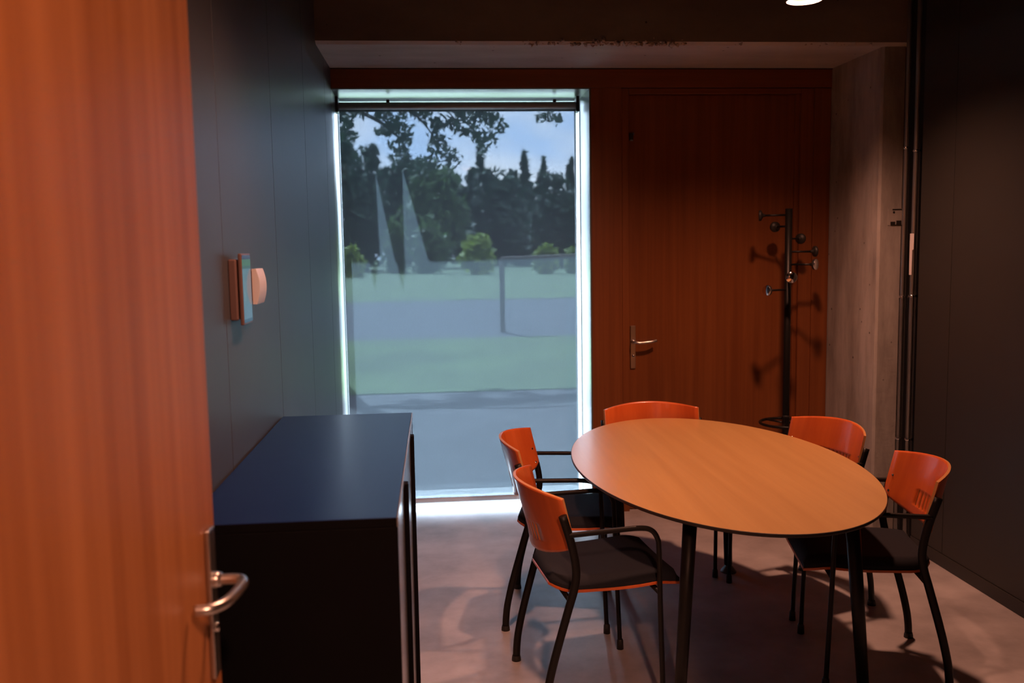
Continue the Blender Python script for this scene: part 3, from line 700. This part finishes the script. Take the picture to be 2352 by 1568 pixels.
spots = [((0.317, 3.210), 6.85, 'wooden armchair nearest the black cabinet, its curved back towards the camera', ),
         ((0.316, 3.985), -11.4, 'wooden armchair in front of the window blind, on the far left of the table'),
         ((1.132, 4.689), -91.4, 'wooden armchair at the far end of the table, in front of the wooden door'),
         ((1.898, 4.046), 195.6, 'wooden armchair between the oval table and the concrete column, below the coat stand'),
         ((1.899, 3.226), 167.7, 'wooden armchair on the right of the table beside the dark panel wall')]
proto = make_chair()
for i, ((x, y), a, lab) in enumerate(spots):
    o = proto if i == 0 else copy_tree(proto)
    o.location = (x, y, 0); o.rotation_euler = (0, 0, math.radians(a))
    tag(o, lab, 'chair', 'armchairs around the oval table')

# ------------------------------------------------------------------ coat stand
sx, sy = 2.078, 5.13
cs = tag(empty('coat_stand', (sx, sy, 0)), 'black coat stand with round knobs in front of the wooden door', 'coat stand')
tube('pole', [(0, 0, 0.012), (0, 0, 0.9), (0, 0, 1.868)], 0.0205, M['black_metal'], cs, 20)
lathe('collar', [(0.0206, 0), (0.0225, 0.002), (0.0225, 0.012), (0.0206, 0.014)], (0, 0, 0.625), (0, 0, 1), M['black_plastic'], cs, 20)
lathe('base_plate', [(0, 0), (0.19, 0), (0.19, 0.008), (0.18, 0.012), (0, 0.014)], (0, 0, 0), (0, 0, 1), M['black_metal'], cs, 40)
bm = bmesh.new()
add_tube(bm, [(0.15 * math.cos(t * math.pi / 24), 0.15 * math.sin(t * math.pi / 24), 0.592) for t in range(49)], 0.0085, 10)
ring = mesh_obj('umbrella_ring', bm, M['black_metal'], cs)
for a in (0, 2.09, 4.19):
    tube('spoke', [(0.018 * math.cos(a), 0.018 * math.sin(a), 0.592), (0.08 * math.cos(a), 0.08 * math.sin(a), 0.592), (0.150 * math.cos(a), 0.150 * math.sin(a), 0.592)], 0.006, M['black_metal'], ring, 8)
# knobs: pixel, in front of (-1) or behind (+1) the pole, chrome face?
for (px, py), side_, ch_ in (((1745, 495), 1, 0), ((1781, 521), 1, 0), ((1838, 548), 1, 0), ((1879, 577), 1, 0),
                             ((1870, 607), -1, 1), ((1817, 637), -1, 1), ((1764, 667), -1, 1)):
    ln = 0.165; best = None
    for k_ in range(720):
        a = math.radians(k_ * 0.5)
        if math.sin(a) * side_ < -0.02: continue
        e_ = abs(at_y(px, py, sy + math.sin(a) * (ln - 0.008)).x - sx - math.cos(a) * (ln - 0.008))
        if best is None or e_ < best[0]: best = (e_, a)
    a = best[1]; dv = Vector((math.cos(a), math.sin(a), 0))
    z = at_y(px, py, sy + dv.y * ln).z
    arm = tube('hook_arm', [dv * 0.018 + Vector((0, 0, z)), dv * 0.09 + Vector((0, 0, z)), dv * (ln - 0.02) + Vector((0, 0, z))], 0.0062, M['black_metal'], cs, 10)
    kb = lathe('knob', [(0, 0), (0.0085, 0), (0.010, 0.012), (0.020, 0.018), (0.031, 0.022), (0.032, 0.034), (0.029, 0.0375)] + ([] if ch_ else [(0, 0.039)]), dv * (ln - 0.032) + Vector((0, 0, z)), dv, M['black_plastic'], arm, 24)
    if ch_:
        bm = bmesh.new(); add_lathe(bm, [(0.0305, 0.030), (0.0325, 0.032), (0.0325, 0.036), (0.030, 0.039), (0, 0.0405)], dv * (ln - 0.032) + Vector((0, 0, z)), dv, 24)
        bmesh.ops.recalc_face_normals(bm, faces=bm.faces[:])
        o = mesh_obj('knob_cap', bm, M['chrome'], arm); o['label'] = 'polished chrome knob cap'

# ------------------------------------------------------------------ ceiling spot lamps
def lamp(x, y, z, label, power):
    e = tag(empty('ceiling_lamp', (x, y, z)), label, 'lamp', 'round ceiling spots')
    sh = lathe('shade', [(0.080, 0.0), (0.082, 0.002), (0.082, 0.12), (0.070, 0.14), (0.012, 0.145), (0.012, ZC - z)], (0, 0, 0), (0, 0, 1), M['black_metal'], e, 40)
    lathe('reflector', [(0.079, 0.001), (0.074, 0.03), (0.060, 0.075), (0.030, 0.10)], (0, 0, 0), (0, 0, 1), M['reflector'], e, 40)
    lathe('bulb', [(0, 0.060), (0.022, 0.066), (0.030, 0.085), (0.024, 0.102), (0, 0.104)], (0, 0, 0), (0, 0, 1), M['bulb'], e, 24)
    ld = bpy.data.lights.new('lamp_light', 'SPOT'); ld.energy = power; ld.color = LAMP_COL
    ld.spot_size = math.radians(130); ld.spot_blend = 1.0; ld.shadow_soft_size = 0.062
    lo_ = bpy.data.objects.new('lamp_light', ld); C.objects.link(lo_); lo_.parent = e; lo_.location = (0, 0, 0.035)
    return e
lamp(1.715, 4.09, 2.765, 'small round ceiling lamp in front of the concrete beam, right of the table', LAMP_POWER * 1.22)
lamp(0.235, 2.50, 2.765, 'small round ceiling lamp over the floor beside the black cabinet', LAMP_POWER * 1.0)

pe = tag(empty('corridor_lamp', (0.45, -0.60, 3.02)), 'opal globe ceiling lamp in the corridor behind the doorway', 'lamp')
lathe('globe', [(0, -0.115), (0.05, -0.105), (0.09, -0.075), (0.115, 0.0), (0.10, 0.06), (0.06, 0.10)], (0, 0, 0), (0, 0, 1), M['bulb'], pe, 28)
lathe('holder', [(0.06, 0.10), (0.065, 0.12), (0.012, 0.13), (0.012, ZC - 3.02)], (0, 0, 0), (0, 0, 1), M['black_plastic'], pe, 20)
ld = bpy.data.lights.new('corridor_light', 'POINT'); ld.energy = CORRIDOR_POWER; ld.color = LAMP_COL; ld.shadow_soft_size = 0.08
lo_ = bpy.data.objects.new('corridor_light', ld); C.objects.link(lo_); lo_.parent = pe; lo_.location = (0, 0, -0.21)

# ------------------------------------------------------------------ outdoors
def ground(name, y0, y1, z, mat, label):
    bm = bmesh.new(); add_box(bm, -70, 70, y0, y1, z - 0.2, z)
    return struct(mesh_obj(name, bm, mat), label)
ground('ground_bounce', 5.96, 6.20, -0.025, M['gravel'], 'added strip of pale bounce gravel along the outside wall')  # added to bounce sun up onto the window jambs and soffit
ground('ground_terrace', 6.20, 10.6, -0.03, M['paving'], 'paved terrace outside the window')
ground('ground_lawn', 10.6, 17.2, -0.02, M['grass'], 'sunlit lawn outside')
ground('ground_path', 17.2, 31.0, -0.03, M['road'], 'blue-grey asphalt beyond the lawn')
ground('ground_meadow', 31.0, 220.0, -0.02, M['grass'], 'meadow beyond the asphalt')
def leaves(name, spots_, n, size, mat, parent, seedv, flat=0.0):
    """spots_: list of (centre, radii); one mesh of loose leaf blades"""
    rnd = random.Random(seedv); vv, ff = [], []
    vol = [r.x * r.z for _, r in spots_]; tot = sum(vol)
    for (c_, r), v in zip(spots_, vol):
        for _ in range(max(3, int(n * v / tot))):
            while True:
                p_ = Vector((rnd.uniform(-1, 1), rnd.uniform(-1, 1), rnd.uniform(-1, 1)))
                if 0.15 < p_.length < 1: break
            p_ = p_.normalized() * (rnd.random() ** 0.55 if rnd.random() > 0.16 else rnd.uniform(0.9, 1.35))
            q_ = Vector((c_.x + p_.x * r.x, c_.y + p_.y * r.y, c_.z + p_.z * r.z))
            a_ = Vector((rnd.gauss(0, 1), rnd.gauss(0, 1), rnd.gauss(0, 1))).normalized(); b_ = a_.orthogonal().normalized()
            s_ = size * rnd.uniform(0.6, 1.3); k_ = len(vv)
            vv += [q_ - a_ * s_, q_ + b_ * s_ * 0.5, q_ + a_ * s_, q_ - b_ * s_ * 0.5]; ff.append((k_, k_ + 1, k_ + 2, k_ + 3))
    me = bpy.data.meshes.new(name); me.from_pydata(vv, [], ff); me.materials.append(mat)
    o = bpy.data.objects.new(name, me); C.objects.link(o); o.parent = parent; o['kind'] = 'stuff'; return o
FAR = 1.9
def tree(px, ytop, wpx, Y, label, mat='leaf_dark', shape='round', seedv=1, n=2600):
    Y = Y * FAR
    b_ = at_y(px, 600, Y); H_ = at_y(px, ytop, Y).z; w = wpx / F_PX * Y
    e = tag(empty('garden_tree', (b_.x, Y, -0.02)), label, 'tree', 'trees beyond the lawn')
    sp_ = []; rnd = random.Random(seedv)
    if shape == 'cone':
        for k_ in range(12):
            t = k_ / 11; q_ = w * (1.0 - 0.9 * t)
            sp_.append((Vector((rnd.uniform(-0.35, 0.35) * q_, 0, H_ * (0.10 + 0.87 * t))), Vector((q_ * rnd.uniform(0.6, 1.0), q_ * 0.7, H_ * rnd.uniform(0.05, 0.10)))))
    else:
        sp_.append((Vector((0, 0, H_ * 0.42)), Vector((w * 0.85, w * 0.7, H_ * 0.42))))
        for k_ in range(22):
            a = rnd.uniform(0, 6.28); h = rnd.uniform(0.12, 0.97); r_ = w * rnd.uniform(0.20, 0.42) * (1.15 - 0.5 * h)
            q_ = w * (0.85 if h < 0.6 else 0.55)
            sp_.append((Vector((math.cos(a) * q_, math.sin(a) * q_ * 0.6, H_ * h)), Vector((r_, r_, r_ * rnd.uniform(0.8, 1.5)))))
    leaves('foliage', sp_, int(n * 1.5), 0.0048 * Y, M[mat], e, seedv)
    tube('trunk', [(0, 0, -0.05), (0, 0, H_ * 0.4), (0.05, 0, H_ * 0.85)], [0.02 * H_, 0.016 * H_, 0.005 * H_], M['bark'], e, 8)
    return e
tree(745, 160, 82, 50, 'tall dark tree filling the left edge of the window view', seedv=11, n=4200)
tree(835, 318, 56, 43, 'dark tree behind the left light streak on the blind', seedv=12, n=3400)
tree(925, 335, 62, 57, 'dark green tree seen between the two light streaks', seedv=13, n=3800)
tree(1000, 345, 66, 48, 'mid-green rounded tree left of centre in the window view', 'leaf_mid', seedv=14, n=4200)
tree(1072, 395, 48, 66, 'dark green tree at the centre of the window view', seedv=15, n=3000)
tree(1107, 345, 34, 59, 'slim pointed tree rising into the sky right of centre', shape='cone', seedv=16, n=1500)
tree(1150, 378, 62, 51, 'broad dark tree right of the slim pointed one', seedv=27, n=4200)
tree(1206, 352, 46, 66, 'pointed dark tree right of the broad tree', shape='cone', seedv=18, n=1700)
tree(1250, 375, 40, 58, 'pointed tree with a gap of sky on both sides', shape='cone', seedv=19, n=1700)
tree(1285, 402, 64, 43, 'broad dark tree near the right edge of the blind', seedv=20, n=4200)
tree(1314, 370, 42, 73, 'pointed tree at the right edge of the blind', shape='cone', seedv=21, n=1700)
tree(1460, 380, 62, 43, 'dark tree behind the right window edge', seedv=22, n=2600)
tree(540, 240, 80, 60, 'dark tree beyond the left window edge', seedv=23, n=2600)
def bush(px, ytop, wpx, Y, label, seedv, mat='leaf_lime'):
    Y = Y * FAR
    b_ = at_y(px, 600, Y); H_ = at_y(px, ytop, Y).z; w = wpx / F_PX * Y
    e = tag(empty('garden_bush', (b_.x, Y, 0)), label, 'bush', 'bushes beyond the lawn')
    leaves('foliage', [(Vector((0, 0, H_ * 0.5)), Vector((w, w * 0.6, H_ * 0.5)))], 900, 0.0055 * Y, M[mat], e, seedv)
    tube('stem', [(0, 0, -0.04), (0, 0, H_ * 0.3), (0.02, 0, H_ * 0.6)], 0.03, M['bark'], e, 6)
bush(1098, 548, 34, 34, 'large yellow-green bush at the centre of the window view', 31)
bush(1255, 568, 24, 33, 'small lime bush behind the dark rail', 32)
bush(1318, 576, 16, 32.5, 'small lime bush at the right end of the rail', 33)
bush(808, 572, 24, 33, 'yellow-green bush at the left edge of the blind', 34)
bush(985, 512, 34, 37, 'pale green bush below the mid-green tree', 35, 'leaf_mid')
bush(910, 512, 24, 38, 'pale green bush between the two light streaks', 36, 'leaf_mid')
# tree close to the house: trunk left of the window, boughs hanging into view
YT = 13.0
base = at_y(700, 600, YT)
nt = tag(empty('overhanging_tree', (base.x, YT, 0)), 'near tree whose leafy boughs hang across the top of the window', 'tree')
tube('trunk', [(0, 0, -0.05), (0.05, 0, 1.8), (-0.05, 0, 3.6), (0.15, 0, 5.4)], [0.20, 0.17, 0.14, 0.08], M['bark'], nt, 10)
cl = []
for px, py, rw, rh in ((890, 262, 30, 22), (905, 295, 34, 26), (880, 300, 20, 12), (930, 320, 22, 20), (915, 345, 26, 18), (960, 262, 40, 18), (995, 300, 16, 26), (1010, 335, 26, 24), (1035, 365, 20, 20),
                       (1020, 285, 30, 16), (1060, 268, 36, 20), (1060, 300, 26, 18), (1105, 262, 36, 20), (1140, 275, 26, 16), (1098, 315, 18, 26), (1125, 320, 16, 20), (1110, 345, 9, 14), (1155, 290, 14, 10), (985, 375, 30, 18), (950, 385, 24, 16),
                       (1262, 262, 22, 12), (1275, 278, 14, 12), (1240, 262, 12, 8), (820, 262, 22, 16), (800, 300, 20, 30), (870, 240, 60, 20), (960, 225, 80, 24), (1060, 225, 70, 22), (1160, 225, 60, 22), (1260, 228, 40, 18)):
    p_ = at_y(px, py, YT) - Vector((base.x, YT, 0)); k_ = YT / F_PX
    cl.append((Vector((p_.x, random.uniform(-0.25, 0.25), p_.z)), Vector((rw * k_, 0.22, rh * k_))))
leaves('foliage', cl, 2300, 0.055, M['leaf_dark'], nt, 41)
for px, py in ((900, 290), (1010, 330), (1060, 290), (1110, 320), (1265, 262), (950, 370)):
    p_ = at_y(px, py, YT) - Vector((base.x, YT, 0))
    tube('bough', crom([(0.05, 0, 3.9), (p_.x * 0.45, 0, p_.z + 0.75), (p_.x * 0.8, 0, p_.z + 0.45), (p_.x, 0, p_.z)], 4), [0.05 * (1 - 0.9 * t / 12) for t in range(13)], M['bark'], nt, 6)
# post and rail
pf = at_y(1155, 760, 18.4)
fe = tag(empty('garden_rail', (pf.x, 18.4, -0.03)), 'dark timber post and rail beyond the lawn', 'fence')
ztop = at_y(1155, 597, 18.4).z + 0.03
for x in (0.0, 1.75, 3.5):
    box('post', x - 0.05, x + 0.05, -0.05, 0.05, 0, ztop + 0.05 + 0.03 * x, M['fence'], fe, 0.006, 1)
bm = bmesh.new(); add_tube(bm, [(-0.02, -0.09, ztop + 0.02), (1.75, -0.09, ztop + 0.06), (3.7, -0.09, ztop + 0.11)], 0.05, 10)
mesh_obj('rail', bm, M['fence'], fe)
